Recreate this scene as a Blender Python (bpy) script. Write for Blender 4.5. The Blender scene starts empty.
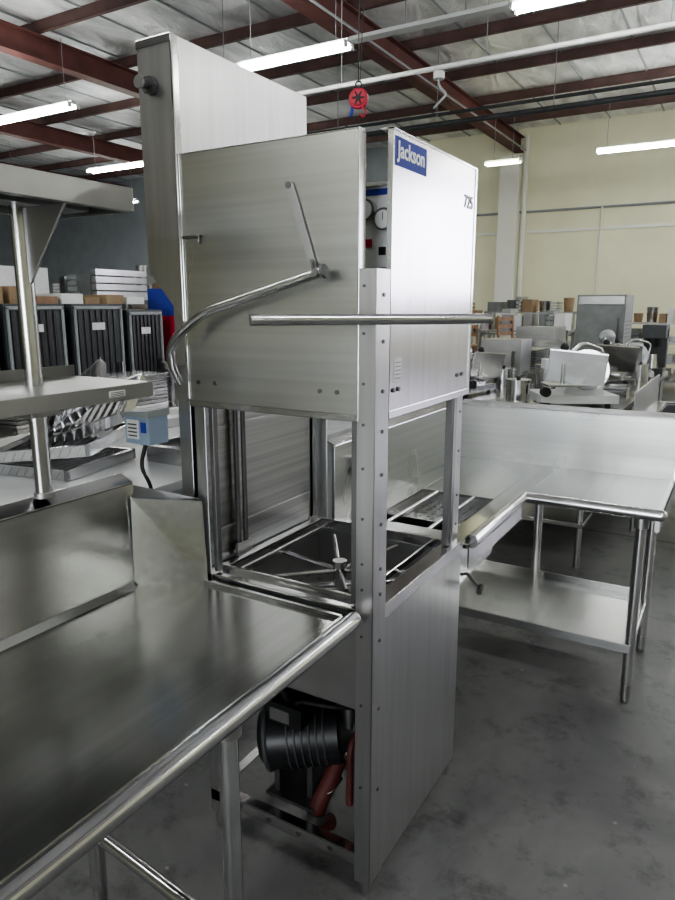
import bpy, bmesh, math, random
from mathutils import Vector, Matrix
random.seed(4)
# ------------------------------------------------------------------ materials
def newmat(name):
    m=bpy.data.materials.new(name); m.use_nodes=True
    nt=m.node_tree; b=nt.nodes['Principled BSDF']; return m,nt,b
def plain(name,col,rough=.5,metal=0,noise=0,nscale=8,bump=0,emit=None,es=0):
    m,nt,b=newmat(name)
    b.inputs['Base Color'].default_value=(*col,1); b.inputs['Roughness'].default_value=rough
    b.inputs['Metallic'].default_value=metal
    tc=nt.nodes.new('ShaderNodeTexCoord'); n=nt.nodes.new('ShaderNodeTexNoise')
    n.inputs['Scale'].default_value=nscale; n.inputs['Detail'].default_value=5
    nt.links.new(tc.outputs['Object'],n.inputs['Vector'])
    if noise>0:
        r=nt.nodes.new('ShaderNodeValToRGB')
        r.color_ramp.elements[0].position=.3; r.color_ramp.elements[1].position=.7
        r.color_ramp.elements[0].color=(*[c*(1-noise) for c in col],1)
        r.color_ramp.elements[1].color=(*[min(1,c*(1+noise)) for c in col],1)
        nt.links.new(n.outputs['Fac'],r.inputs['Fac']); nt.links.new(r.outputs['Color'],b.inputs['Base Color'])
    if bump>0:
        bp=nt.nodes.new('ShaderNodeBump'); bp.inputs['Strength'].default_value=bump
        nt.links.new(n.outputs['Fac'],bp.inputs['Height']); nt.links.new(bp.outputs['Normal'],b.inputs['Normal'])
    if emit:
        b.inputs['Emission Color'].default_value=(*emit,1); b.inputs['Emission Strength'].default_value=es
    return m
def steel(name,col,r0,r1,scale,wave=.05,grain=.90):
    """smooth sheet steel: long soft grain in colour, slow roughness drift, slight sheet waviness"""
    m,nt,b=newmat(name); b.inputs['Metallic'].default_value=1
    tc=nt.nodes.new('ShaderNodeTexCoord'); mp=nt.nodes.new('ShaderNodeMapping')
    mp.inputs['Scale'].default_value=scale
    n=nt.nodes.new('ShaderNodeTexNoise'); n.inputs['Scale'].default_value=1; n.inputs['Detail'].default_value=1
    nt.links.new(tc.outputs['Object'],mp.inputs['Vector']); nt.links.new(mp.outputs['Vector'],n.inputs['Vector'])
    r=nt.nodes.new('ShaderNodeValToRGB'); r.color_ramp.elements[0].position=.2; r.color_ramp.elements[1].position=.8
    r.color_ramp.elements[0].color=(*[c*grain for c in col],1); r.color_ramp.elements[1].color=(*[min(1,c*1.06) for c in col],1)
    nt.links.new(n.outputs['Fac'],r.inputs['Fac'])
    big=nt.nodes.new('ShaderNodeTexNoise'); big.inputs['Scale'].default_value=2.0; big.inputs['Detail'].default_value=1
    nt.links.new(tc.outputs['Object'],big.inputs['Vector'])
    mr=nt.nodes.new('ShaderNodeMapRange'); mr.inputs['From Min'].default_value=.3; mr.inputs['From Max'].default_value=.7
    mr.inputs['To Min'].default_value=r0; mr.inputs['To Max'].default_value=r1
    nt.links.new(big.outputs['Fac'],mr.inputs['Value']); nt.links.new(mr.outputs['Result'],b.inputs['Roughness'])
    nt.links.new(r.outputs['Color'],b.inputs['Base Color'])
    if wave>0:
        soft=nt.nodes.new('ShaderNodeTexNoise'); soft.inputs['Scale'].default_value=1.8; soft.inputs['Detail'].default_value=0
        nt.links.new(tc.outputs['Object'],soft.inputs['Vector'])
        bp2=nt.nodes.new('ShaderNodeBump'); bp2.inputs['Strength'].default_value=wave; bp2.inputs['Distance'].default_value=.1
        nt.links.new(soft.outputs['Fac'],bp2.inputs['Height'])
        nt.links.new(bp2.outputs['Normal'],b.inputs['Normal'])
    return m
S_V=steel('steel_brushed_vertical',(.56,.555,.58),.19,.25,(60,60,1),wave=.04)
S_H=steel('steel_brushed_horizontal',(.52,.525,.51),.27,.30,(1,1,70),wave=.0)
S_T=steel('steel_table',(.50,.505,.495),.18,.26,(60,1,60),wave=.08)
S_B=steel('steel_base_panel',(.47,.47,.475),.28,.36,(50,50,2),wave=.04)
S_C=steel('steel_chamber',(.42,.42,.42),.30,.34,(1,1,90),wave=.0,grain=.75)
S_P=steel('steel_polished',(.62,.62,.63),.14,.22,(10,10,10),wave=.0)
S_D=steel('steel_dull',(.41,.41,.41),.30,.42,(10,10,10),wave=.0)
S_K=steel('steel_dark',(.17,.17,.17),.35,.5,(10,10,10),wave=.0)
BLACK=plain('black_paint',(.012,.012,.014),.35,noise=.3)
RUBBER=plain('black_rubber',(.02,.02,.02),.6)
DKGREY=plain('dark_grey_plastic',(.045,.05,.055),.5,noise=.2)
WHITE=plain('white_enamel',(.72,.73,.73),.4,noise=.05)
OFFW=plain('aged_white_laminate',(.42,.43,.44),.35,noise=.1)
GREY=plain('grey_paint',(.28,.30,.31),.45,noise=.1)
MGREY=plain('mid_grey_metal_paint',(.17,.18,.18),.4,noise=.15)
LBLUE=plain('pale_blue_paint',(.28,.35,.46),.4,noise=.05)
BLUE=plain('blue_label',(.02,.04,.30),.7)
RED=plain('red_paint',(.45,.02,.05),.4,noise=.1)
HOSE=plain('red_brown_hose',(.10,.022,.02),.6,noise=.3)
CARD=plain('cardboard',(.30,.21,.13),.8,noise=.15)
WOOD=plain('brown_wood',(.24,.14,.075),.55,noise=.3)
def floor_mat():
    m,nt,b=newmat('stained_concrete')
    tc=nt.nodes.new('ShaderNodeTexCoord')
    a=nt.nodes.new('ShaderNodeTexNoise'); a.inputs['Scale'].default_value=1.1; a.inputs['Detail'].default_value=9; a.inputs['Roughness'].default_value=.65
    a.inputs['Distortion'].default_value=.8
    c=nt.nodes.new('ShaderNodeTexNoise'); c.inputs['Scale'].default_value=5; c.inputs['Detail'].default_value=10; c.inputs['Roughness'].default_value=.75
    for q in (a,c): nt.links.new(tc.outputs['Object'],q.inputs['Vector'])
    r=nt.nodes.new('ShaderNodeValToRGB'); e=r.color_ramp.elements
    e[0].position=.3; e[0].color=(.09,.09,.092,1); e[1].position=.68; e[1].color=(.19,.19,.187,1)
    nt.links.new(a.outputs['Fac'],r.inputs['Fac'])
    r2=nt.nodes.new('ShaderNodeValToRGB'); e=r2.color_ramp.elements
    e[0].position=.36; e[0].color=(.55,.55,.55,1); e[1].position=.48; e[1].color=(1,1,1,1)
    nt.links.new(c.outputs['Fac'],r2.inputs['Fac'])
    mx=nt.nodes.new('ShaderNodeMix'); mx.data_type='RGBA'; mx.blend_type='MULTIPLY'; mx.inputs[0].default_value=1
    nt.links.new(r.outputs['Color'],mx.inputs[6]); nt.links.new(r2.outputs['Color'],mx.inputs[7])
    # small scattered pale specks
    v=nt.nodes.new('ShaderNodeTexVoronoi'); v.inputs['Scale'].default_value=7; nt.links.new(tc.outputs['Object'],v.inputs['Vector'])
    r3=nt.nodes.new('ShaderNodeValToRGB'); e=r3.color_ramp.elements; e[0].position=.03; e[0].color=(.35,.35,.35,1); e[1].position=.06; e[1].color=(0,0,0,1)
    nt.links.new(v.outputs['Distance'],r3.inputs['Fac'])
    ad=nt.nodes.new('ShaderNodeMix'); ad.data_type='RGBA'; ad.blend_type='ADD'; ad.inputs[0].default_value=.35
    nt.links.new(mx.outputs[2],ad.inputs[6]); nt.links.new(r3.outputs['Color'],ad.inputs[7])
    nt.links.new(ad.outputs[2],b.inputs['Base Color'])
    mr=nt.nodes.new('ShaderNodeMapRange'); mr.inputs['From Min'].default_value=.3; mr.inputs['From Max'].default_value=.7
    mr.inputs['To Min'].default_value=.26; mr.inputs['To Max'].default_value=.48
    nt.links.new(a.outputs['Fac'],mr.inputs['Value']); nt.links.new(mr.outputs['Result'],b.inputs['Roughness'])
    return m
FLOORM=floor_mat()
WALLM=plain('cream_wall_paint',(.80,.785,.585),.75,noise=.04,nscale=1.5)
WALLG=plain('grey_blue_wall',(.26,.28,.30),.8,noise=.1,nscale=2)
COLM=plain('white_column_paint',(.82,.82,.76),.7)
BEAM=plain('red_oxide_steel',(.12,.042,.036),.6,noise=.25,nscale=3)
PURL=plain('brown_purlin',(.10,.055,.05),.65,noise=.25,nscale=3)
def foil_mat():
    m,nt,b=newmat('foil_ceiling_insulation')
    tc=nt.nodes.new('ShaderNodeTexCoord')
    mp=nt.nodes.new('ShaderNodeMapping'); mp.inputs['Scale'].default_value=(1,.4,1)
    n=nt.nodes.new('ShaderNodeTexNoise'); n.inputs['Scale'].default_value=2.2; n.inputs['Detail'].default_value=6
    n.inputs['Distortion'].default_value=1.0
    nt.links.new(tc.outputs['Object'],mp.inputs['Vector']); nt.links.new(mp.outputs['Vector'],n.inputs['Vector'])
    r=nt.nodes.new('ShaderNodeValToRGB'); e=r.color_ramp.elements
    e[0].position=.3; e[0].color=(.52,.53,.54,1); e[1].position=.65; e[1].color=(.90,.90,.91,1)
    nt.links.new(n.outputs['Fac'],r.inputs['Fac']); nt.links.new(r.outputs['Color'],b.inputs['Base Color'])
    b.inputs['Metallic'].default_value=.25; b.inputs['Roughness'].default_value=.4
    bp=nt.nodes.new('ShaderNodeBump'); bp.inputs['Strength'].default_value=.8; bp.inputs['Distance'].default_value=.15
    nt.links.new(n.outputs['Fac'],bp.inputs['Height']); nt.links.new(bp.outputs['Normal'],b.inputs['Normal'])
    return m
FOIL=foil_mat()
TUBE=plain('fluorescent_tube',(1,1,1),.5,emit=(.97,1,.95),es=42)
TUBEW=plain('warm_fluorescent_tube',(1,1,.8),.5,emit=(1,.98,.6),es=18)
# ------------------------------------------------------------------ builder
class B:
    def __init__(s,name,parent=None,bevel=0):
        s.name=name; s.bm=bmesh.new(); s.mats=[]; s.M=Matrix.Identity(4); s.parent=parent; s.bevel=bevel
    def mi(s,m):
        if m not in s.mats: s.mats.append(m)
        return s.mats.index(m)
    def v(s,p): return s.bm.verts.new(s.M@Vector(p))
    def f(s,vs,m,smooth=False):
        try: fc=s.bm.faces.new(vs)
        except ValueError: return
        fc.material_index=s.mi(m); fc.smooth=smooth
    def box(s,x0,x1,y0,y1,z0,z1,m):
        c=[s.v((x,y,z)) for z in (z0,z1) for x,y in ((x0,y0),(x1,y0),(x1,y1),(x0,y1))]
        for q in ((3,2,1,0),(4,5,6,7),(0,1,5,4),(1,2,6,5),(2,3,7,6),(3,0,4,7)): s.f([c[i] for i in q],m)
    def prism(s,pts,off,m):
        a=[s.v(p) for p in pts]; off=Vector(off); b=[s.v(Vector(p)+off) for p in pts]; n=len(pts)
        s.f(a[::-1],m); s.f(b,m)
        for i in range(n): s.f([a[i],a[(i+1)%n],b[(i+1)%n],b[i]],m)
    def cyl(s,p0,p1,r0,m,r1=None,seg=20,caps=True):
        s.tube([p0,p1],r0,m,r1=r1,seg=seg,caps=caps)
    def tube(s,pts,r,m,r1=None,seg=16,caps=True):
        pts=[Vector(p) for p in pts]; n=len(pts); rings=[]; r1=r if r1 is None else r1
        t=(pts[1]-pts[0]).normalized(); up=Vector((0,0,1)) if abs(t.z)<.9 else Vector((1,0,0))
        a=t.cross(up).normalized()
        for i,p in enumerate(pts):
            if i==0: t=(pts[1]-pts[0])
            elif i==n-1: t=(pts[-1]-pts[-2])
            else: t=(pts[i+1]-pts[i]).normalized()+(pts[i]-pts[i-1]).normalized()
            t.normalize(); a=(a-t*a.dot(t)).normalized(); b=t.cross(a)
            rr=r+(r1-r)*i/(n-1)
            rings.append([p+(a*math.cos(k*2*math.pi/seg)+b*math.sin(k*2*math.pi/seg))*rr for k in range(seg)])
        vr=[[s.v(q) for q in ring] for ring in rings]
        for i in range(n-1):
            for k in range(seg): s.f([vr[i][k],vr[i][(k+1)%seg],vr[i+1][(k+1)%seg],vr[i+1][k]],m,True)
        if caps:
            s.f([s.v(q) for q in rings[0]][::-1],m); s.f([s.v(q) for q in rings[-1]],m)
    def ball(s,c,r,m,sc=(1,1,1),seg=16):
        c=Vector(c); rows=[]
        for i in range(seg//2+1):
            th=math.pi*i/(seg//2)
            rows.append([s.v(c+Vector((r*sc[0]*math.sin(th)*math.cos(2*math.pi*k/seg),r*sc[1]*math.sin(th)*math.sin(2*math.pi*k/seg),r*sc[2]*math.cos(th)))) for k in range(seg)])
        for i in range(seg//2):
            for k in range(seg): s.f([rows[i][k],rows[i][(k+1)%seg],rows[i+1][(k+1)%seg],rows[i+1][k]],m,True)
    def torus(s,c,axis,R,r,m,seg=28):
        c=Vector(c); ax=Vector(axis).normalized(); u=ax.orthogonal().normalized(); w=ax.cross(u)
        rows=[]
        for i in range(seg):
            a=2*math.pi*i/seg; d=u*math.cos(a)+w*math.sin(a)
            rows.append([s.v(c+d*(R+r*math.cos(2*math.pi*k/8))+ax*r*math.sin(2*math.pi*k/8)) for k in range(8)])
        for i in range(seg):
            for k in range(8): s.f([rows[i][k],rows[(i+1)%seg][k],rows[(i+1)%seg][(k+1)%8],rows[i][(k+1)%8]],m,True)
    def done(s):
        bmesh.ops.recalc_face_normals(s.bm,faces=s.bm.faces)
        me=bpy.data.meshes.new(s.name); s.bm.to_mesh(me); s.bm.free()
        for m in s.mats: me.materials.append(m)
        o=bpy.data.objects.new(s.name,me); bpy.context.collection.objects.link(o)
        if s.parent: o.parent=s.parent
        if s.bevel:
            md=o.modifiers.new('bevel','BEVEL'); md.width=s.bevel; md.segments=2; md.limit_method='ANGLE'; md.angle_limit=math.radians(50)
        return o
def empty(name):
    e=bpy.data.objects.new(name,None); bpy.context.collection.objects.link(e); e.empty_display_size=.1; return e
def fil(pts,rad,n=6):
    pts=[Vector(p) for p in pts]; out=[pts[0]]
    for i in range(1,len(pts)-1):
        a=pts[i]+(pts[i-1]-pts[i]).normalized()*rad; b=pts[i]+(pts[i+1]-pts[i]).normalized()*rad
        for k in range(n+1):
            t=k/n; out.append(a*(1-t)**2+pts[i]*2*t*(1-t)+b*t*t)
    out.append(pts[-1]); return out
def text(body,loc,rot,size,m,parent,name,ext=.0005):
    c=bpy.data.curves.new(name,'FONT'); c.body=body; c.size=size; c.extrude=ext; c.offset=.0008; c.align_x='CENTER'; c.align_y='CENTER'
    c.materials.append(m); o=bpy.data.objects.new(name,c); o.location=loc; o.rotation_euler=rot
    bpy.context.collection.objects.link(o); o.parent=parent; return o
# ------------------------------------------------------------------ room
XL,XR,YB,YF,ZC=-26,12,-10,19,6.2
b=B('floor'); b.box(XL,XR,YB,YF,-.1,0,FLOORM); b.done()
b=B('trim_floor_joint'); b.box(.015,.023,-9,18.9,.0003,.0008,RUBBER); b.box(-25,11,5.2,5.21,.0003,.0008,RUBBER); b.done()
b=B('ceiling'); b.box(XL,XR,YB,YF,ZC,ZC+.1,FOIL); b.done()
DX0,DX1,DZ0,DZ=3.0,10.5,1.9,5.0
b=B('wall_north')
b.box(-9.2,DX0,YF,YF+.2,0,ZC,WALLM); b.box(DX1,XR,YF,YF+.2,0,ZC,WALLM); b.box(DX0,DX1,YF,YF+.2,DZ,ZC,WALLM); b.box(DX0,DX1,YF,YF+.2,0,DZ0,WALLM)
b.box(XL,-9.2,YF,YF+.2,0,ZC,WALLG); b.done()
b=B('window_1')
for xx in (DX0,DX0+2.5,DX0+5,DX1-.06): b.box(xx,xx+.06,YF-.03,YF+.03,DZ0,DZ,COLM)
for zz in (DZ0,DZ-.06): b.box(DX0,DX1,YF-.03,YF+.03,zz,zz+.06,COLM)
b.done()
b=B('wall_west'); b.box(XL-.2,XL,YB,YF,0,ZC,WALLG); b.done()
b=B('wall_east'); b.box(XR,XR+.2,YB,YF,0,ZC,WALLM); b.done()
b=B('wall_south')
b.box(XL,-3,YB-.2,YB,0,ZC,WALLM); b.box(3,XR,YB-.2,YB,0,ZC,WALLM); b.box(-3,3,YB-.2,YB,4,ZC,WALLM); b.done()
b=B('trim_1')
b.box(-9.2,2.9,YF-.05,YF,3.55,3.62,COLM); b.cyl((-9,YF-.06,4.1),(2.9,YF-.06,4.1),.03,GREY)
for x in (-3.4,-1.1): b.cyl((x,YF-.09,.3),(x,YF-.09,4.1),.025,COLM)
b.done()
b=B('wall_column'); b.box(-6.0,-5.5,YF-.35,YF,0,ZC-.7,COLM); b.cyl((-5.38,YF-.1,0),(-5.38,YF-.1,ZC-.2),.06,COLM); b.done()
for x in (-25.2,-20.3,-15.4,-10.5,-5.6,4.2,9.1):
    b=B('roof_beam')
    b.box(x-.02,x+.02,YB,YF-.01,5.62,5.98,BEAM); b.box(x-.12,x+.12,YB,YF-.01,5.60,5.625,BEAM); b.box(x-.12,x+.12,YB,YF-.01,5.965,5.985,BEAM); b.done()
b=B('roof_purlins')
y=-9.0
while y<18.9:
    b.box(XL,XR,y-.025,y+.025,6.03,6.19,PURL); b.box(XL,XR,y-.025,y+.05,6.02,6.035,PURL); y+=1.9
b.done()
b=B('ceiling_battens')
x=-25
while x<11.5:
    b.box(x,x+.03,YB,YF,6.175,6.199,GREY); x+=1.2
b.done()
def fixture(x0,x1,y,z,mat=TUBE):
    b=B('fluorescent_light')
    b.box(x0,x1,y-.05,y+.05,z+.05,z+.10,WHITE)
    for dy in (-.075,.075): b.cyl((x0+.03,y+dy,z+.03),(x1-.03,y+dy,z+.03),.02,mat,seg=8)
    for dy in (-.075,.075):
        for xx in (x0+.015,x1-.035): b.box(xx,xx+.02,y+dy-.03,y+dy+.03,z,z+.07,WHITE)
    for xx in (x0+.2,x1-.2): b.cyl((xx,y,z+.10),(xx,y,5.59),.005,GREY,seg=6)
    b.done()
for y,z,xs in ((7.6,4.6,((-5.95,-4.3),(-2.4,-.7),(2,4.4),(6,8.4),(-11.5,-9.1))),
             (15.0,4.6,((-2.9,-.5),(2,4.4),(-12.5,-10.1),(-18,-15.6))),
             (11.3,4.6,((-13.2,-10.9),(-18.2,-15.8),(-23,-20.6),(0.5,2.9))),
             (.5,4.6,((-5.3,-2.9),(.5,2.9),(-13,-10.8),(5,7.4))),
             (-5,4.6,((-5,-2.6),(-1,1.4),(5,7.4)))):
    for a,c in xs: fixture(a,c,y,z)
fixture(-5.2,-4.4,15.1,4.6,TUBEW)
b=B('ceiling_strut_rail')
b.box(-4.28,-2.42,7.53,7.67,4.66,4.70,WHITE); b.box(-.68,1.98,7.53,7.67,4.66,4.70,WHITE)
for xx in (-3.6,-2.9,.3,1.2): b.cyl((xx,7.6,4.69),(xx,7.6,6.0),.008,GREY,seg=6)
b.done()
b=B('ceiling_conduit')
b.cyl((-7.5,8.6,4.55),(3,8.6,4.55),.03,WHITE,seg=10)
b.cyl((-9,11.9,4.75),(3,11.9,4.75),.045,DKGREY,seg=10); b.cyl((-9,12.6,5.1),(3,12.6,5.1),.03,DKGREY,seg=10)
b.cyl((-5.3,5,5.55),(-5.3,18.5,5.55),.02,GREY,seg=8)
for xx in (-7,-5,-3,-1,1): b.cyl((xx,8.6,4.55),(xx,8.6,6.0),.006,GREY,seg=6); b.cyl((xx,11.9,4.75),(xx,11.9,6.0),.006,GREY,seg=6)
b.tube(fil([(-3.6,8.6,4.55),(-3.6,8.6,4.35),(-3.45,8.5,4.2),(-3.6,8.45,4.05)],.05),.015,GREY,seg=8); b.cyl((-3.6,8.6,4.42),(-3.6,8.6,4.5),.07,WHITE,seg=12)
b.done()
# ------------------------------------------------------------------ dishwasher
x0,x1,y0,y1=-1.33,-.75,1.45,2.10
dw=empty('commercial_dishwasher')
b=B('frame_posts',dw,.0015)
def lpost(cx,cy,sx,sy,wx,wy,z0,z1):
    t=.004
    b.box(min(cx,cx+sx*wx),max(cx,cx+sx*wx),min(cy,cy+sy*t),max(cy,cy+sy*t),z0,z1,S_B)
    b.box(min(cx,cx+sx*t),max(cx,cx+sx*t),min(cy,cy+sy*wy),max(cy,cy+sy*wy),z0,z1,S_B)
lpost(x1+.006,y0-.01,-1,1,.05,.075,.06,1.75)
lpost(x1-.014,y1,-1,-1,.04,.05,.06,1.75)
lpost(x0,y0,1,1,.04,.04,.06,1.9)
lpost(x0,y1,1,-1,.05,.05,.06,1.9)
for z in (.93,1.0,1.12,1.25,1.36,1.46,1.58,1.69,.80,.6,.35):
    b.cyl((x1+.006,y0+.03,z),(x1+.009,y0+.03,z),.005,S_K,seg=10)
    b.cyl((x1-.025,y0-.01,z+.02),(x1-.025,y0-.013,z+.02),.004,S_K,seg=10)
for z in (.95,1.05,1.2,1.33): b.cyl((x1-.014,y1-.025,z),(x1-.011,y1-.025,z),.004,S_K,seg=10)
b.box(x1-.075,x1-.05,y0+.02,y0+.03,.89,1.55,S_K)
b.box(x1-.05,x1-.04,y0+.03,y0+.075,.89,1.55,S_K)
b.box(x1-.04,x1-.02,y1-.08,y1-.055,.89,1.7,S_K)
b.box(x0+.045,x0+.06,y0+.01,y0+.03,.89,1.7,S_K)
b.done()
b=B('chamber',dw,.001)
b.box(x0,x0+.004,y0+.02,y1-.03,.89,1.9,S_C)
for yy in (1.61,1.645): b.cyl((x0+.02,yy,.89),(x0+.02,yy,1.7),.008,S_K,seg=10)
b.box(x0+.02,x0+.03,1.59,1.665,.89,.93,S_D)
for zz in (.98,1.30): b.box(x0+.004,x0+.007,y0+.05,y1-.06,zz,zz+.012,S_D)
b.box(x0+.01,x1-.06,1.62,y1-.02,1.56,1.60,S_D)
b.cyl((-1.05,1.80,1.56),(-1.05,1.80,1.52),.02,S_D); b.cyl((-1.25,1.80,1.51),(-.85,1.80,1.51),.012,S_D)
b.done()
b=B('control_box',dw,.002)
b.box(-1.28,-.775,1.60,2.0,1.60,1.955,WHITE); b.box(-1.29,-.772,1.59,2.0,1.955,1.965,S_P)
for (gx,gz) in ((-.853,1.90),(-.80,1.875)):
    b.cyl((gx,1.60,gz),(gx,1.58,gz),.027,S_P,seg=24); b.cyl((gx,1.58,gz),(gx,1.578,gz),.022,WHITE,seg=24)
    b.box(gx-.001,gx+.001,1.576,1.578,gz-.003,gz+.016,BLACK); b.torus((gx,1.58,gz),(0,1,0),.0245,.003,S_K)
b.box(-.94,-.79,1.597,1.60,1.935,1.95,BLUE)
b.box(-.86,-.84,1.596,1.60,1.81,1.83,RED); b.box(-.82,-.80,1.596,1.60,1.79,1.81,BLACK); b.box(-.87,-.79,1.597,1.60,1.70,1.76,DKGREY)
b.done()
b=B('side_door',dw,.002)
dz0,dz1=1.385,2.058
xr=-.79
b.box(x0-.005,xr,y0-.008,y0+.004,dz0,dz1,S_H)
b.box(x0-.005,xr,y0-.010,y0+.02,dz1-.004,dz1,S_P); b.box(x0-.005,xr,y0-.011,y0-.008,dz0,dz0+.018,S_P)
b.box(x0-.012,x0-.003,y0-.012,y0+.03,dz0+.02,dz1,S_P)
b.box(xr-.003,xr+.001,y0-.011,y0+.02,dz0,dz1,S_P)
for xx in (-1.30,-1.24,-.90,-.85): b.cyl((xx,y0-.008,1.455),(xx,y0-.012,1.455),.006,S_K,seg=12)
b.box(-1.33,-1.27,y0-.018,y0-.008,1.84,1.848,S_K); b.box(-1.274,-1.27,y0-.018,y0-.008,1.825,1.848,S_K)
b.done()
b=B('front_door',dw,.002)
b.box(x1-.012,x1+.0,1.53,2.10,dz0,dz1+.012,S_V)
b.box(x1-.03,x1+.002,2.097,2.11,dz0,dz1+.012,S_P)
b.box(x1-.012,x1+.002,1.526,1.531,dz0,dz1+.012,S_P)
b.box(x1-.03,x1+.002,1.526,2.10,dz1+.008,dz1+.013,S_P)
b.box(x1,x1+.0025,1.526,2.10,dz0,dz0+.018,S_P)
for yy in (1.55,1.58,2.0,2.04): b.cyl((x1,yy,1.455),(x1+.004,yy,1.455),.006,S_K,seg=12)
b.box(x1,x1+.001,1.555,1.595,1.475,1.535,WHITE)
for k in range(5): b.box(x1+.001,x1+.0013,1.559,1.591,1.482+k*.01,1.485+k*.01,GREY)
b.box(x1,x1+.001,1.54,1.725,1.99,2.055,BLUE)
b.done()
text('Jackson',(x1+.0015,1.632,2.026),(math.pi/2,0,math.pi/2),.052,WHITE,dw,'door_label_text')
text('725',(x1+.0015,2.045,1.965),(math.pi/2,0,math.pi/2),.05,BLACK,dw,'lot_number_text')
b=B('handle_bar',dw)
c=Vector((-.71,1.41,1.634)); d=Vector((.7071,.7071,0))
p0=c+d*(-.299); p1=c+d*.266
b.cyl(p0,p1,.0125,S_P,seg=20)
for p,s in ((p0,-1),(p1,1)): b.cyl(p,p+d*.004*s,.0135,S_D,seg=20)
b.cyl(c,c+Vector((-.035,.035,0)),.011,S_P)
b.done()
b=B('lift_arm',dw)
pts=fil([(-.855,1.385,1.742),(-1.22,1.385,1.648),(-1.335,1.385,1.575),(-1.37,1.40,1.51),(-1.37,1.44,1.45)],.05)
b.tube(pts,.0125,S_P,seg=16)
b.tube([(-.855,1.385,1.742),(-.848,1.385,1.744)],.017,S_K,seg=16); b.cyl((-.87,1.37,1.74),(-.87,1.42,1.74),.009,S_K)
b.prism([(-.992,1.432,1.958),(-.970,1.432,1.955),(-.905,1.432,1.765),(-.925,1.432,1.765)],(0,.006,0),S_D)
b.cyl((-.981,1.43,1.948),(-.981,1.445,1.948),.008,S_K); b.cyl((-.885,1.395,1.737),(-.915,1.435,1.77),.006,S_K)
b.cyl((-1.375,1.44,1.45),(-1.33,1.46,1.45),.012,S_K)
b.box(-1.385,-1.34,1.435,1.475,1.40,1.50,S_D)
b.done()
b=B('rear_cowl',dw,.002)
X0,X1,Y0,Y1,ZT=-1.478,-1.352,1.45,2.09,2.352
b.prism([(X0,Y0,1.76),(X0,Y0,ZT),(X1,Y0,ZT),(X1,Y0,1.62)],(0,Y1-Y0,0),S_B)
b.box(X1-.006,X1+.003,Y0-.003,Y0+.02,1.62,ZT,S_P); b.box(X0,X1,Y0-.004,Y0,ZT-.02,ZT+.002,S_P)
b.cyl((-1.425,1.45,2.235),(-1.425,1.43,2.235),.024,S_K,seg=6); b.cyl((-1.425,1.43,2.235),(-1.425,1.405,2.235),.012,S_K); b.cyl((-1.425,1.405,2.235),(-1.425,1.397,2.235),.016,S_D)
b.box(-1.40,-1.352,1.46,2.05,.9,1.70,S_D)
for z in (2.3,2.0,1.8): b.cyl((X1,1.47,z),(X1+.003,1.47,z),.004,S_K,seg=8)
b.done()
b=B('tank',dw,.0015)
zi=.86; zt=.885
b.box(x0,x0+.045,y0,y1,zi,zt,S_P); b.box(x1-.05,x1,y0,y1,zi,zt,S_P)
b.box(x0+.045,x1-.05,y0,y0+.05,zi,zt,S_P); b.box(x0+.045,x1-.05,y1-.05,y1,zi,zt,S_P)
b.box(x0+.045,x0+.06,y0+.05,y1-.05,zt,zt+.012,S_P);b.box(x0+.045,x1-.05,y0+.045,y0+.055,zt,zt+.014,S_P)
b.box(x0+.045,x1-.05,y1-.06,y1-.05,zt,zt+.014,S_P)
ix0,ix1,iy0,iy1=x0+.045,x1-.05,y0+.05,y1-.05
for a in ((ix0-.004,ix0,iy0,iy1),(ix1,ix1+.004,iy0,iy1),(ix0,ix1,iy0-.004,iy0),(ix0,ix1,iy1,iy1+.004)): b.box(*a,.56,zi,S_D)
b.box(ix0,ix1,iy0,iy1,.56,.565,S_D)
b.box(ix0,ix1,iy0,iy1,.72,.724,S_D)
for i in range(9):
    for j in range(10): b.cyl((ix0+.04+i*.05,iy0+.04+j*.052,.724),(ix0+.04+i*.05,iy0+.04+j*.052,.7245),.008,S_K,seg=6)
hub=Vector((-1.04,1.78,.81))
b.cyl(hub-Vector((0,0,.09)),hub+Vector((0,0,.035)),.022,S_P); b.cyl(hub+Vector((0,0,.035)),hub+Vector((0,0,.055)),.024,S_D,seg=8)
for a in (5,65,125,185,245,305):
    dd=Vector((math.cos(math.radians(a)),math.sin(math.radians(a)),0)); b.cyl(hub+Vector((0,0,.02)),hub+dd*.238+Vector((0,0,.055)),.008,S_P,r1=.006,seg=10)
for a in (40,220):
    dd=Vector((math.cos(math.radians(a)),math.sin(math.radians(a)),0)); b.cyl(hub-Vector((0,0,.03)),hub+dd*.23-Vector((0,0,.03)),.014,S_P,seg=10)
for xx in (x0+.09,x1-.09): b.box(xx-.004,xx+.004,y0+.05,y1-.05,zt-.02,zt,S_P)
b.done()
b=B('base_cabinet',dw,.0015)
b.box(x1-.004,x1+.001,y0+.05,y1,.06,.862,S_B); b.box(x1-.004,x1+.004,y0+.06,y1+.004,.845,.887,S_P)
b.box(x0,x0+.004,y0+.1,y1,.30,.86,S_D)
for (a,c,e,f) in ((x0,x1,y0,y0+.035),(x0,x1,y1-.035,y1),(x0,x0+.035,y0,y1),(x1-.035,x1-.004,y0,y1)):
    b.box(a,c,e,f,.135,.14,S_P)
b.box(x0,x1,y0,y0+.004,.10,.14,S_P); b.box(x0,x1,y1-.004,y1,.10,.14,S_P); b.box(x0,x0+.004,y0,y1,.10,.14,S_P)
for k in range(4): b.cyl((x0+.12+k*.11,y0,.12),(x0+.12+k*.11,y0-.002,.12),.008,S_K,seg=10)
for cx in (x0+.025,x1-.025):
    for cy in (y0+.025,y1-.025):
        b.cyl((cx,cy,0),(cx,cy,.03),.014,S_D,r1=.02); b.cyl((cx,cy,.03),(cx,cy,.10),.02,S_D)
b.done()
b=B('pump_motor',dw)
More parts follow.
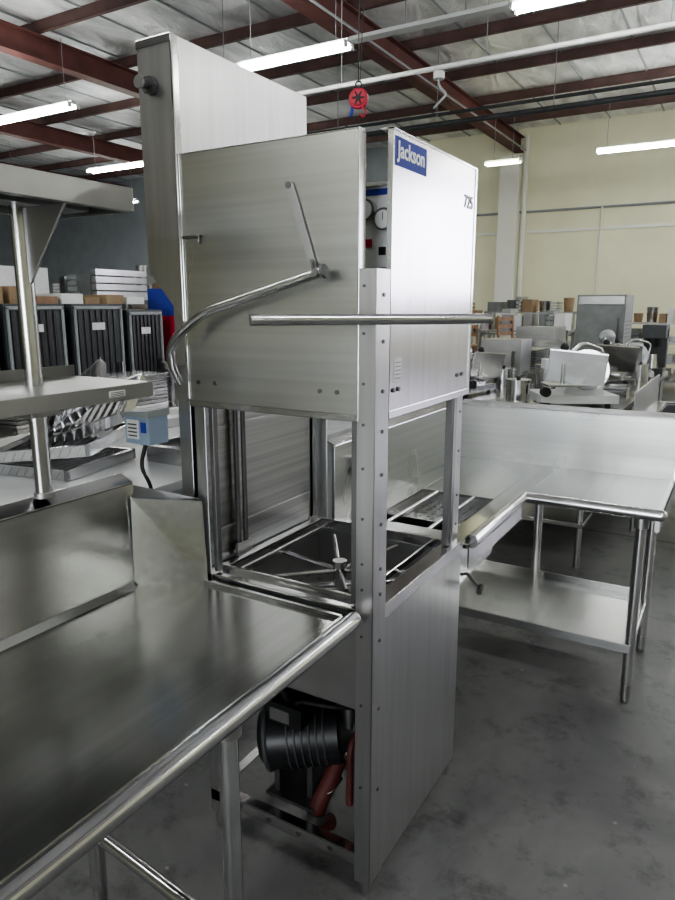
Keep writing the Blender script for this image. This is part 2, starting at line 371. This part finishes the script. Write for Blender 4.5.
a=Vector((-1.16,1.55,.33)); e=Vector((-.96,1.65,.36)); ax=(e-a).normalized()
b.cyl(a,e,.10,BLACK,seg=36)
for k in range(6):
    q=a+(e-a)*(.3+.1*k); b.cyl(q,q+ax*.005,.1035,DKGREY,seg=36)
b.cyl(a-ax*.026,a,.075,BLACK,r1=.102,seg=36); b.cyl(a-ax*.032,a-ax*.026,.024,S_D)
b.torus(a,ax,.098,.009,DKGREY,seg=36); b.torus(a-ax*.024,ax,.05,.005,S_K)
for k in range(8):
    an=k*math.pi/4; u=ax.orthogonal().normalized(); w2=ax.cross(u); dd=u*math.cos(an)+w2*math.sin(an)
    b.cyl(a-ax*.024+dd*.025,a-ax*.008+dd*.08,.005,S_K,seg=6)
b.cyl(e,e+ax*.05,.07,S_K,r1=.05); b.cyl(e+ax*.05,e+ax*.12,.095,BLACK,seg=28)
b.box(-1.13,-1.01,1.50,1.59,.425,.49,BLACK); b.box(-1.12,-1.05,1.495,1.50,.435,.475,S_D)
b.box(-1.16,-.98,1.52,1.70,.14,.15,S_K); b.box(-1.14,-1.12,1.54,1.68,.15,.26,S_K); b.box(-1.03,-1.01,1.56,1.68,.15,.27,S_K)
b.tube(fil([(-.95,1.63,.28),(-.96,1.58,.22),(-.98,1.55,.16),(-1.0,1.55,.07),(-.98,1.62,.04)],.03),.026,HOSE)
b.tube(fil([(-.92,1.64,.40),(-.92,1.64,.52),(-.95,1.7,.57)],.03),.03,S_K)
b.torus((-.965,1.577,.21),(0,-.4,1),.028,.004,S_P); b.cyl((-.985,1.55,.13),(-.99,1.55,.10),.031,S_D)
b.tube(fil([(-1.08,1.54,.47),(-1.08,1.50,.55),(-1.2,1.5,.58),(-1.28,1.5,.5),(-1.29,1.52,.2)],.05),.007,RUBBER,seg=8)
b.tube(fil([(-1.05,1.54,.47),(-1.02,1.49,.53),(-.9,1.5,.54),(-.85,1.6,.5)],.05),.006,RUBBER,seg=8)
b.tube(fil([(-.87,1.7,.56),(-.87,1.7,.45),(-.87,1.55,.40),(-.87,1.55,.2)],.04),.011,HOSE,seg=8)
b.done()
b=B('drain_pipe',dw); b.tube(fil([(-1.2,1.8,.56),(-1.2,1.8,.3),(-1.0,1.85,.22),(-.85,1.9,.22)],.06),.03,S_K); b.done()
cb=B('junction_control_box',None,.004)
cb.box(-1.515,-1.42,1.36,1.435,1.275,1.355,LBLUE)
cb.prism([(-1.52,1.355,1.355),(-1.415,1.355,1.355),(-1.415,1.355,1.375),(-1.52,1.355,1.365)],(0,.085,0),GREY)
cb.box(-1.505,-1.46,1.357,1.36,1.29,1.345,WHITE); cb.box(-1.45,-1.43,1.357,1.36,1.31,1.34,BLUE)
for k in range(4): cb.box(-1.50,-1.465,1.3565,1.357,1.297+k*.011,1.301+k*.011,BLACK)
cb.tube(fil([(-1.475,1.40,1.275),(-1.485,1.38,1.20),(-1.47,1.40,1.15),(-1.52,1.46,1.05),(-1.52,1.48,.6)],.03),.006,RUBBER,seg=8)
cb.done()
# ------------------------------------------------------------------ near table
b=B('stainless_dish_table',None,.0015)
TX0,TX1=-1.46,-.80
b.box(TX0,TX1,-.7,1.436,.845,.86,S_T)
b.tube([(TX1+.012,-.7,.872),(TX1+.012,1.415,.872)],.023,S_P,seg=20)
b.ball((TX1+.012,1.415,.872),.023,S_P)
b.box(TX1-.03,TX1,-.7,1.436,.858,.872,S_T)
b.box(TX0-.012,TX0,-.7,1.325,.84,1.17,S_T); b.prism([(TX0,-.7,1.165),(TX0,-.7,1.172),(TX0-.045,-.7,1.192),(TX0-.05,-.7,1.182)],(0,2.025,0),S_P)
b.prism([(TX0,-.7,.858),(TX0+.02,-.7,.858),(TX0,-.7,.878)],(0,2.0,0),S_T)
b.prism([(TX0,1.305,.858),(-1.29,1.434,.858),(-1.30,1.434,1.11),(TX0+.01,1.305,1.13)],(-.004,.004,0),S_T)
b.prism([(TX0-.01,1.305,1.127),(-1.30,1.43,1.107),(-1.31,1.437,1.113),(TX0-.03,1.325,1.16)],(0,0,.004),S_P)
b.box(-1.30,TX1,1.424,1.436,.86,.872,S_P)
def leg(b,x,y,zt,r=.022):
    b.cyl((x,y,.09),(x,y,zt),r,S_P); b.cyl((x,y,zt-.06),(x,y,zt),r+.008,S_D); b.cyl((x,y,.0),(x,y,.02),r*.7,S_D,r1=r); b.cyl((x,y,.02),(x,y,.11),r*.9,S_D)
for yy in (.98,-.4):
    leg(b,-.845,yy,.845); leg(b,-1.38,yy+.06,.845)
    b.cyl((-.845,yy,.26),(-1.38,yy+.06,.26),.018,S_P)
b.cyl((-1.38,-.34,.26),(-1.38,1.04,.26),.016,S_P)
b.box(-1.42,-.84,.94,1.02,.82,.845,S_D); b.box(-1.15,-1.09,-.7,1.40,.82,.845,S_D)
b.done()
b=B('double_overshelf',None,.0015)
for (z0,z1,ye) in ((1.436,1.474,1.265),(1.885,1.94,1.235)):
    b.box(-1.60,-1.30,-.6,ye,z1-.006,z1,S_D)
    b.box(-1.302,-1.296,-.6,ye,z0,z1,S_D); b.box(-1.60,-1.594,-.6,ye,z0,z1+.03,S_D); b.box(-1.60,-1.30,ye-.006,ye,z0,z1,S_D)
    b.box(-1.32,-1.302,-.6,ye,z0,z0+.004,S_D)
    b.box(-1.50,-1.42,-.55,ye-.03,z0+.005,z1-.006,S_D)
for yy in (1.05,.1):
    b.cyl((-1.475,yy,1.194),(-1.475,yy,1.93),.0205,S_P)
    b.cyl((-1.475,yy,1.194),(-1.475,yy,1.207),.026,S_D)
    b.prism([(-1.47,yy-.003,1.885),(-1.31,yy-.003,1.885),(-1.45,yy-.003,1.715),(-1.47,yy-.003,1.715)],(0,.006,0),S_D)
    b.box(-1.50,-1.44,yy-.04,yy+.04,1.40,1.436,S_D)
b.done()
b=B('shelf_tag'); b.box(-1.2958,-1.295,1.12,1.17,1.448,1.463,WHITE)
for k in range(3): b.box(-1.295,-1.2947,1.125,1.165,1.450+k*.004,1.4515+k*.004,BLACK)
b.done()
# ------------------------------------------------------------------ L table with sink
b=B('corner_sink_table',None,.0015)
ax0,ax1=-1.27,-.74; yb=3.47; yi=2.80; xe=-.20; ys=2.135
sx0,sx1,sy0,sy1=-1.17,-.84,2.24,2.74
T0,T1=.845,.86
b.box(ax0,sx0,ys,yb,T0,T1,S_T); b.box(sx1,ax1,ys,yb,T0,T1,S_T); b.box(sx0,sx1,ys,sy0,T0,T1,S_T); b.box(sx0,sx1,sy1,yb,T0,T1,S_T)
b.box(ax1,xe,yi,yb,T0,T1,S_T)
for a in ((sx0-.003,sx0,sy0,sy1),(sx1,sx1+.003,sy0,sy1),(sx0,sx1,sy0-.003,sy0),(sx0,sx1,sy1,sy1+.003)): b.box(*a,.62,T0,S_P)
b.box(sx0,sx1,sy0,sy1,.62,.625,S_P); b.cyl((-1.0,2.35,.624),(-1.0,2.35,.632),.045,S_D)
for xx in (-1.10,-.93): b.cyl((xx,sy0,.852),(xx,sy1,.852),.009,S_P)
b.box(sx0,sx1,sy1-.24,sy1,.79,.793,S_P); b.box(sx0,sx1,sy1-.245,sy1-.24,.76,.80,S_P)
for i in range(8):
    for j in range(6): b.cyl((sx0+.03+i*.038,sy1-.215+j*.038,.793),(sx0+.03+i*.038,sy1-.215+j*.038,.7935),.008,S_K,seg=8)
b.cyl((ax1+.01,ys+.01,.872),(ax1+.01,yi,.872),.024,S_P); b.box(ax1-.002,ax1+.004,ys+.01,yi,.77,.86,S_P)
b.cyl((ax1+.01,yi-.005,.872),(xe,yi-.005,.872),.023,S_P); b.ball((xe,yi-.005,.872),.023,S_P); b.ball((ax1+.01,yi-.005,.872),.024,S_P)
b.box(xe-.02,xe,yi,yb,.80,.875,S_P)
b.box(ax0,xe,yb,yb+.012,.84,1.15,S_H); b.prism([(ax0,yb,1.145),(ax0,yb,1.152),(ax0,yb+.045,1.17),(ax0,yb+.05,1.16)],(xe-ax0,0,0),S_P)
b.prism([(xe-.008,yb,.86),(xe-.008,yb,1.15),(xe-.008,yb-.02,1.13),(xe-.008,yb-.06,.88),(xe-.008,yb-.06,.86)],(.008,0,0),S_P)
b.box(ax0-.012,ax0,ys,yb,.84,1.15,S_H); b.prism([(ax0,ys+.01,1.145),(ax0,ys+.01,1.152),(ax0-.045,ys+.01,1.17),(ax0-.05,ys+.01,1.16)],(0,yb-ys+.03,0),S_P)
for (lx,ly) in ((-.275,2.89),(-.275,3.40),(-.80,3.37),(-1.20,3.40),(-1.2,2.89),(-1.2,2.24)): leg(b,lx,ly,T0,.021)
b.box(-1.2,-.27,2.87,3.42,.27,.275,S_T); b.box(-1.2,-.27,2.866,2.87,.235,.275,S_P); b.box(-1.2,-.27,3.42,3.424,.235,.31,S_P); b.box(-.27,-.266,2.87,3.42,.235,.275,S_P)
b.box(-1.2,-.27,3.1,3.16,.24,.27,S_D); b.box(-.75,-.25,3.05,3.10,.81,.845,S_D)
b.tube(fil([(-.90,2.45,.60),(-.80,2.32,.68),(-.70,2.16,.70)],.03),.006,S_K); b.cyl((-.70,2.18,.70),(-.69,2.13,.70),.010,RUBBER); b.cyl((-.9,2.45,.6),(-.9,2.45,.625),.015,S_D)
b.cyl((-1.27,2.30,1.04),(-1.24,2.30,1.04),.018,S_P); b.box(-1.245,-1.235,2.28,2.32,1.0,1.08,S_P)
b.done()
# ------------------------------------------------------------------ hanging reel
b=B('hanging_cable_reel')
D=Vector((-1.93,3.5,2.76)); AX=Vector((.35,-.86,0))
b.torus(D,AX,.042,.012,RED); b.cyl(D+AX*.022,D-AX*.022,.036,RED); b.cyl(D+AX*.03,D-AX*.03,.014,RUBBER)
for k in range(6):
    an=k*math.pi/3; b.cyl(D+AX*.024,D+AX*.024+Vector((.86,.35,0))*.034*math.cos(an)+Vector((0,0,.034*math.sin(an))),.005,RUBBER,seg=6)
b.torus(D+Vector((0,0,.07)),AX,.016,.004,RUBBER)
b.cyl(D+Vector((0,0,.085)),D+Vector((0,0,3.2)),.003,RUBBER,seg=6); b.cyl(D+Vector((.01,0,.085)),D+Vector((.15,0,3.2)),.002,RUBBER,seg=6)
b.tube(fil([D+Vector((.02,0,-.04)),D+Vector((.05,0,-.07)),D+Vector((.03,0,-.10)),D+Vector((.01,0,-.08))],.015),.005,RED,seg=8)
b.cyl(D+Vector((-.035,0,-.03)),D+Vector((-.045,0,-.085)),.009,BLUE)
b.done()
# ------------------------------------------------------------------ background equipment
def counter(name,xa,xb,ya,yc,z=.9,mat=S_T,shelf=True):
    b=B(name,None,.002)
    b.box(xa,xb,ya,yc,z-.045,z,mat)
    n=max(2,int((yc-ya)/1.5)+1)
    for i in range(n):
        yy=ya+.08+(yc-ya-.16)*i/(n-1)
        for xx in (xa+.06,xb-.06): b.cyl((xx,yy,0),(xx,yy,z-.04),.02,S_D,seg=10)
    if shelf: b.box(xa+.03,xb-.03,ya+.03,yc-.03,.28,.31,mat)
    b.done()
counter('stainless_work_table',-1.55,-.72,4.3,6.3); counter('stainless_work_table',-1.6,-.72,6.4,9.0)
counter('stainless_work_table',-2.5,-1.7,4.6,6.5); counter('stainless_work_table',-2.6,-1.75,6.6,9.2)
counter('stainless_work_table',-.2,1.6,8.9,9.8); counter('stainless_work_table',-4.9,-4.1,6.0,9.5)
def sinkunit(xa,xb,ya,yc,z=.9):
    b=B('two_compartment_sink',None,.002)
    b.box(xa-.012,xa,ya,yc,z-.05,z+.25,S_H)
    m=(ya+yc)/2
    for a,c in ((ya,m),(m,yc)):
        b.box(xa,xa+.08,a,c,z-.02,z,S_T); b.box(xb-.05,xb,a,c,z-.02,z,S_T); b.box(xa+.08,xb-.05,a,a+.05,z-.02,z,S_T); b.box(xa+.08,xb-.05,c-.05,c,z-.02,z,S_T)
        for q in ((xa+.08,xa+.084,a+.05,c-.05),(xb-.054,xb-.05,a+.05,c-.05),(xa+.08,xb-.05,a+.05,a+.054),(xa+.08,xb-.05,c-.054,c-.05)): b.box(*q,z-.32,z-.02,S_P)
        b.box(xa+.08,xb-.05,a+.05,c-.05,z-.325,z-.32,S_P)
    b.cyl((xb,ya,z+.01),(xb,yc,z+.01),.02,S_P)
    for xx in (xa+.05,xb-.05):
        for yy in (ya+.05,yc-.05): b.cyl((xx,yy,0),(xx,yy,z-.02),.02,S_D,seg=10)
    b.done()
sinkunit(-.62,-.02,5.3,6.9,.80)
def slicer(x,y,z,rz,s=1.0,body=WHITE):
    b=B('meat_slicer',None,.004); b.M=Matrix.Translation((x,y,z))@Matrix.Rotation(rz,4,'Z')@Matrix.Scale(s,4)
    b.box(-.28,.28,-.2,.2,.03,.09,body); 
    for i in (-.22,.22):
        for j in (-.15,.15): b.cyl((i,j,0),(i,j,.03),.02,RUBBER,seg=10)
    b.prism([(-.1,-.12,.09),(.2,-.12,.09),(.14,-.12,.26),(-.02,-.12,.26)],(0,.24,0),body)
    n=Vector((-.15,-.95,.3)).normalized(); c=Vector((.05,-.16,.27))
    b.cyl(c,c+n*.012,.15,S_P,seg=36); b.cyl(c-n*.02,c,.155,body,seg=36); b.cyl(c+n*.012,c+n*.03,.05,S_P,seg=24)
    b.prism([(-.25,-.2,.2),(.12,-.32,.17),(.12,-.32,.18),(-.25,-.2,.21)],(0,-.05,.22),S_P)
    b.box(-.28,-.02,-.36,-.15,.17,.185,S_P); b.cyl((-.15,-.25,.18),(-.15,-.25,.42),.014,S_P); b.ball((-.15,-.25,.44),.03,RUBBER)
    b.cyl((-.26,-.2,.12),(-.26,-.26,.12),.035,RUBBER); b.box(-.2,0,.02,.16,.26,.33,body)
    b.tube(fil([(.2,.1,.1),(.25,.12,.4),(.05,.0,.46),(-.05,-.1,.4)],.06),.014,S_P,seg=8)
    b.done()
slicer(-1.12,5.55,.9,.5,1.05); slicer(-1.15,6.8,.9,.9,1.0,S_P); slicer(-1.05,8.0,.9,.2,.9,S_P); slicer(-2.1,5.8,.9,1.4,.9,S_P)
def pans(x,y,z,n,w=.33,l=.53):
    b=B('steam_table_pan_stack',None,.003)
    for k in range(n):
        zz=z+k*.028; t=.006
        b.box(x,x+w,y,y+l,zz,zz+.004,S_D)
        b.box(x,x+t,y,y+l,zz,zz+.022,S_P); b.box(x+w-t,x+w,y,y+l,zz,zz+.022,S_P); b.box(x,x+w,y,y+t,zz,zz+.022,S_P); b.box(x,x+w,y+l-t,y+l,zz,zz+.022,S_P)
        b.box(x-.015,x+w+.015,y-.015,y+l+.015,zz+.022,zz+.025,S_P)
    b.done()
pans(-2.3,4.75,.9,6); pans(-1.45,4.4,.9,3); pans(-.98,6.0,.9,4,.2,.2); pans(-2.3,7.7,.9,10); pans(-4.7,6.3,.9,8)
def griddle(x,y,z,w=.5,d=.5):
    b=B('countertop_griddle',None,.004); b.box(x,x+w,y,y+d,z+.08,z+.24,S_D); b.box(x+.02,x+w-.02,y+.04,y+d-.02,z+.24,z+.25,S_K)
    b.box(x,x+.01,y,y+d,z+.24,z+.32,S_P); b.box(x,x+w,y+d-.01,y+d,z+.24,z+.34,S_P)
    for k in range(3): b.cyl((x+w,y+.1+k*.14,z+.15),(x+w+.03,y+.1+k*.14,z+.15),.022,BLACK,seg=12)
    for i in (x+.04,x+w-.04):
        for j in (y+.04,y+d-.04): b.cyl((i,j,z),(i,j,z+.08),.018,S_P,seg=8)
    b.done()
griddle(-4.75,7.1,.9); griddle(-2.4,8.35,.9); griddle(-4.25,2.0,.9,.45,.45)
def canister(x,y,z,r,h,m=S_P):
    b=B('round_soup_insert'); b.cyl((x,y,z),(x,y,z+h),r,m,seg=20); b.cyl((x,y,z+h),(x,y,z+h+.012),r*1.08,m,seg=20); b.ball((x,y,z+h+.02),.018,BLACK); b.done()
for q in ((-1.45,5.2,.9,.09,.2),(-1.44,6.05,.9,.1,.25),(-2.4,5.55,.9,.08,.16),(-1.9,6.3,.9,.1,.18),(-1.47,7.15,.9,.07,.28),(-.85,7.4,.9,.08,.18),(-4.0,4.15,.9,.1,.3),(-3.9,4.4,.9,.09,.22)): canister(*q)
def ovencab(x,y,z,w,d,h,name='stainless_cabinet',m=S_D,fr=None):
    fr=fr or S_D
    b=B(name,None,.005); b.box(x,x+w,y,y+d,z+.06,z+h,m); b.box(x+.02,x+w-.02,y-.02,y,z+.12,z+h-.14,fr)
    b.box(x+.02,x+w-.02,y-.012,y,z+h-.12,z+h-.02,S_D); b.cyl((x+w-.07,y-.05,z+.3),(x+w-.07,y-.05,z+h-.3),.012,S_K,seg=8)
    for zz in (z+.3,z+h-.3): b.cyl((x+w-.07,y-.05,zz),(x+w-.07,y-.0,zz),.01,S_K,seg=8)
    for k in range(5): b.box(x+w,x+w+.003,y+.1,y+d-.1,z+h-.35-k*.05,z+h-.33-k*.05,S_K)
    for i in (x+.05,x+w-.05):
        for j in (y+.05,y+d-.05): b.cyl((i,j,z),(i,j,z+.06),.02,S_K,seg=8)
    b.done()
ovencab(-1.93,9.5,0,.60,.7,1.80,m=MGREY,fr=MGREY)
ovencab(-2.35,6.95,.901,.42,.4,.42,'countertop_steamer'); ovencab(-6.6,8.5,0,1.2,.8,1.5,m=S_V)
def coffee(x,y,z):
    b=B('coffee_brewer',None,.004); b.box(x,x+.25,y,y+.4,z,z+.06,BLACK); b.box(x,x+.25,y+.22,y+.4,z+.06,z+.5,BLACK); b.box(x,x+.25,y,y+.4,z+.4,z+.55,DKGREY)
    b.cyl((x+.12,y+.11,z+.3),(x+.12,y+.11,z+.4),.06,BLACK,r1=.08); b.cyl((x+.12,y+.11,z+.06),(x+.12,y+.11,z+.22),.07,S_P,r1=.05); b.done()
coffee(-1.0,8.55,.9); coffee(-.15,9.1,.9); coffee(.2,9.2,.9); coffee(.9,9.1,.9)
def mixer(x,y,z,s=1):
    b=B('stand_mixer',None,.006); b.M=Matrix.Translation((x,y,z))@Matrix.Scale(s,4)
    b.box(-.15,.15,-.2,.2,0,.06,GREY); b.box(-.08,.08,.08,.2,.06,.45,GREY); b.ball((0,0,.5),.14,GREY,(.8,1.7,.8)); b.cyl((0,-.08,.08),(0,-.08,.28),.09,S_P,r1=.14,caps=True); b.cyl((0,-.08,.28),(0,-.08,.42),.02,S_P); b.done()
mixer(-1.38,8.6,.9,.8); mixer(.68,9.3,.9,.8)
def rack(name,x,y,w,d,h,nsh,cols,seed):
    random.seed(seed); b=B(name)
    for i in (x,x+w-.04):
        for j in (y,y+d-.04): b.box(i,i+.04,j,j+.04,0,h,S_D)
    for k in range(nsh):
        z=.15+(h-.2)*k/(nsh-1); b.box(x,x+w,y,y+d,z,z+.03,S_D)
        p=x+.05
        hh=(h-.2)/(nsh-1)
        while p<x+w-.12:
            ww=random.uniform(.1,.32); 
            if p+ww>x+w: break
            m=random.choice(cols); h2=hh*random.uniform(.3,.8); t=random.random()
            if t<.35: b.cyl((p+ww/2,y+d/2,z+.03),(p+ww/2,y+d/2,z+.03+h2),min(ww,d)*.4,m,r1=min(ww,d)*.5,seg=12)
            elif t<.6:
                for q in range(4): b.box(p,p+ww,y+.05,y+d*.85,z+.03+q*h2*.25,z+.03+(q+.8)*h2*.25,m)
            else: b.box(p,p+ww,y+.05,y+d*random.uniform(.6,.95),z+.03,z+.03+h2,m)
            p+=ww+random.uniform(.01,.08)
    b.done()
cols=[CARD,WHITE,GREY,S_D,MGREY,S_D,S_P,WHITE,S_D,S_P]
xx=-9
for k in range(6):
    rack('storage_rack',xx,14.6+.3*(k%2),1.9,.7,1.35+.1*(k%3),4,cols,k+10); xx+=2.05
xx=-8.0
for k in range(3):
    rack('storage_rack',xx,12.2,1.6,.6,1.25,3,cols,k+40); xx+=1.9
def chair(x,y,z,rz):
    b=B('wooden_chair'); b.M=Matrix.Translation((x,y,z))@Matrix.Rotation(rz,4,'Z')
    b.box(-.21,.21,-.21,.21,.43,.46,WOOD)
    for i in (-.2,.17):
        b.box(i,i+.035,-.2,-.165,0,.43,WOOD); b.prism([(i,.165,0),(i,.2,0),(i,.26,.9),(i,.225,.9)],(.035,0,0),WOOD)
    for zz in (.58,.7,.82): b.box(-.17,.17,.19+zz*.045,.21+zz*.045,zz,zz+.06,WOOD)
    for zz in (.15,.25): b.box(-.19,.19,-.19,-.17,zz,zz+.025,WOOD)
    b.done()
b=B('pallet_platform'); b.box(-4.2,-2.2,10.0,11.6,.55,.60,WOOD)
for i in (-4.15,-3.2,-2.3):
    for j in (10.05,11.5): b.box(i,i+.06,j,j+.06,0,.55,WOOD)
b.done()
for k,(cx,cy,rz) in enumerate(((-3.8,10.4,.3),(-3.2,11.2,1.2))): chair(cx,cy,.60,rz)
ovencab(-2.95,10.3,.601,.6,.6,.75,'convection_oven')
# left background
b=B('white_work_counter',None,.004); b.box(-3.5,-2.1,1.2,4.3,.86,.90,OFFW); b.box(-3.45,-2.15,1.25,4.25,.1,.86,GREY)
for yy in (1.9,2.6,3.3): b.box(-2.149,-2.145,yy,yy+.01,.15,.82,DKGREY); b.box(-2.145,-2.12,yy-.2,yy-.05,.72,.74,S_P)
b.box(-3.4,-3.1,1.3,4.2,.9,.96,S_D)
b.done()
def hfilter(x,y,z,rx,ry,rz,s=1):
    b=B('hood_baffle_filter'); b.M=Matrix.Translation((x,y,z))@Matrix.Rotation(rz,4,'Z')@Matrix.Rotation(ry,4,'Y')@Matrix.Rotation(rx,4,'X')@Matrix.Scale(s,4)
    w=.25
    for a in ((-w,-w+.02,-w,w),(w-.02,w,-w,w),(-w,w,-w,-w+.02),(-w,w,w-.02,w)): b.box(*a,-.025,.025,S_P)
    for k in range(10):
        q=-w+.045+k*.045; b.prism([(q-.016,-w,-.02),(q+.012,-w,.018),(q+.016,-w,.018),(q-.012,-w,-.02)],(0,2*w,0),S_P)
    b.box(-.05,.05,-.01,.01,.03,.045,S_D); b.done()
hfilter(-2.80,2.10,.928,0,0,.2); hfilter(-2.78,2.12,1.02,.05,-.1,.4); hfilter(-2.8,2.3,1.14,.3,-.35,.5); hfilter(-2.95,2.3,1.17,.35,-.7,.6,.9)
b=B('perforated_steam_pan',None,.003)
b.box(-2.50,-2.20,2.40,2.90,.901,.905,S_P)
for a in ((-2.51,-2.50,2.39,2.91),(-2.20,-2.19,2.39,2.91),(-2.51,-2.19,2.38,2.40),(-2.51,-2.19,2.90,2.92)): b.box(*a,.901,.99,S_P)
b.box(-2.53,-2.17,2.36,2.385,.985,.99,S_P); b.box(-2.53,-2.17,2.915,2.94,.985,.99,S_P)
for i in range(10):
    for j in range(3): b.cyl((-2.19,2.44+i*.047,.92+j*.02),(-2.189,2.44+i*.047,.92+j*.02),.006,S_K,seg=6)
b.done()
def insul(x,y,w,h=1.68):
    b=B('insulated_food_cabinet',None,.01); b.box(x-.7,x,y,y+w,.12,h,DKGREY)
    for k in range(7): b.box(x,x+.012,y+.06+k*(w-.12)/7,y+.06+k*(w-.12)/7+.03,.2,h-.06,BLACK)
    b.box(x,x+.02,y+.02,y+.04,.15,h-.03,GREY); b.box(x,x+.02,y+w-.04,y+w-.02,.15,h-.03,GREY); b.box(x,x+.02,y+.02,y+w-.02,h-.05,h-.02,GREY)
    b.box(x+.012,x+.016,y+w*.35,y+w*.6,h-.25,h-.18,WHITE); b.box(x+.02,x+.05,y+w-.09,y+w-.07,.8,1.1,S_P)
    for i in (x-.6,x-.1):
        for j in (y+.08,y+w-.08): b.cyl((i,j-.015,.06),(i,j+.015,.06),.06,RUBBER); b.box(i-.02,i+.02,j-.02,j+.02,.06,.12,S_D)
    b.done()
insul(-5.5,3.0,.60); insul(-5.5,3.68,.62); insul(-5.5,4.38,.62); insul(-5.5,5.06,.5,1.62)
random.seed(9)
b=B('stacked_cartons')
for k in range(9):
    yy=3.05+k*.27; b.box(-6.1,-5.65,yy,yy+random.uniform(.15,.25),1.681,1.681+random.uniform(.05,.16),random.choice([CARD,WHITE,GREY,WOOD]))
b.done()
for k in range(6): rack('storage_rack',-14.3+k*1.6,9.6,1.3,.7,1.75+.15*(k%3),4,cols,k+70)
for k in range(5): rack('storage_rack',-9.6+.3*k,2.6+k*1.4,.7,1.2,1.8,4,cols,k+90)
b=B('beverage_cooler',None,.01)
b.box(-5.9,-5.35,5.75,6.35,.05,1.55,RED); b.box(-5.9,-5.35,5.75,6.35,1.55,1.85,BLUE); b.box(-5.35,-5.34,5.80,6.30,.2,1.0,DKGREY); b.box(-5.34,-5.31,5.82,5.84,.6,.9,S_P)
b.ball((-5.345,6.05,1.45),.17,WHITE,(.03,1,1)); b.ball((-5.345,6.05,1.2),.15,WHITE,(.05,1,.4))
for i in (-5.85,-5.4):
    for j in (5.8,6.3): b.cyl((i,j,0),(i,j,.05),.03,RUBBER)
b.done()
counter('stainless_work_table',-4.3,-3.7,1.0,4.6)
pans(-4.2,2.6,.9,5); pans(-4.2,3.4,.9,9)
# ------------------------------------------------------------------ lights / world
w=bpy.data.worlds.new('World'); bpy.context.scene.world=w; w.use_nodes=True
w.node_tree.nodes['Background'].inputs[0].default_value=(.75,.85,1,1); w.node_tree.nodes['Background'].inputs[1].default_value=1.2
def area(name,loc,rot,sx,sy,e,col):
    l=bpy.data.lights.new(name,'AREA'); l.shape='RECTANGLE'; l.size=sx; l.size_y=sy; l.energy=e; l.color=col
    o=bpy.data.objects.new(name,l); o.location=loc; o.rotation_euler=rot; bpy.context.collection.objects.link(o)
area('daylight_north_window',((DX0+DX1)/2,YF+.05,(DZ0+DZ)/2),(math.radians(-90),0,0),7.3,3.0,400,(.90,.87,1))
area('south_fill_light',(0,YB-.05,2),(math.radians(90),0,0),5.8,3.9,320,(.95,.98,1))  # added fill light, set in an invented opening behind the camera
# ------------------------------------------------------------------ camera
cam=bpy.data.cameras.new('camera'); co=bpy.data.objects.new('camera',cam); bpy.context.collection.objects.link(co)
cam.sensor_fit='VERTICAL'; cam.sensor_height=36; cam.lens=27.2; cam.clip_start=.02
co.location=(0,0,1.665); co.rotation_euler=(math.radians(78),0,math.radians(30.5))
bpy.context.scene.camera=co
vs=bpy.context.scene.view_settings
vs.view_transform='AgX'; vs.look='AgX - Medium High Contrast'; vs.exposure=.7
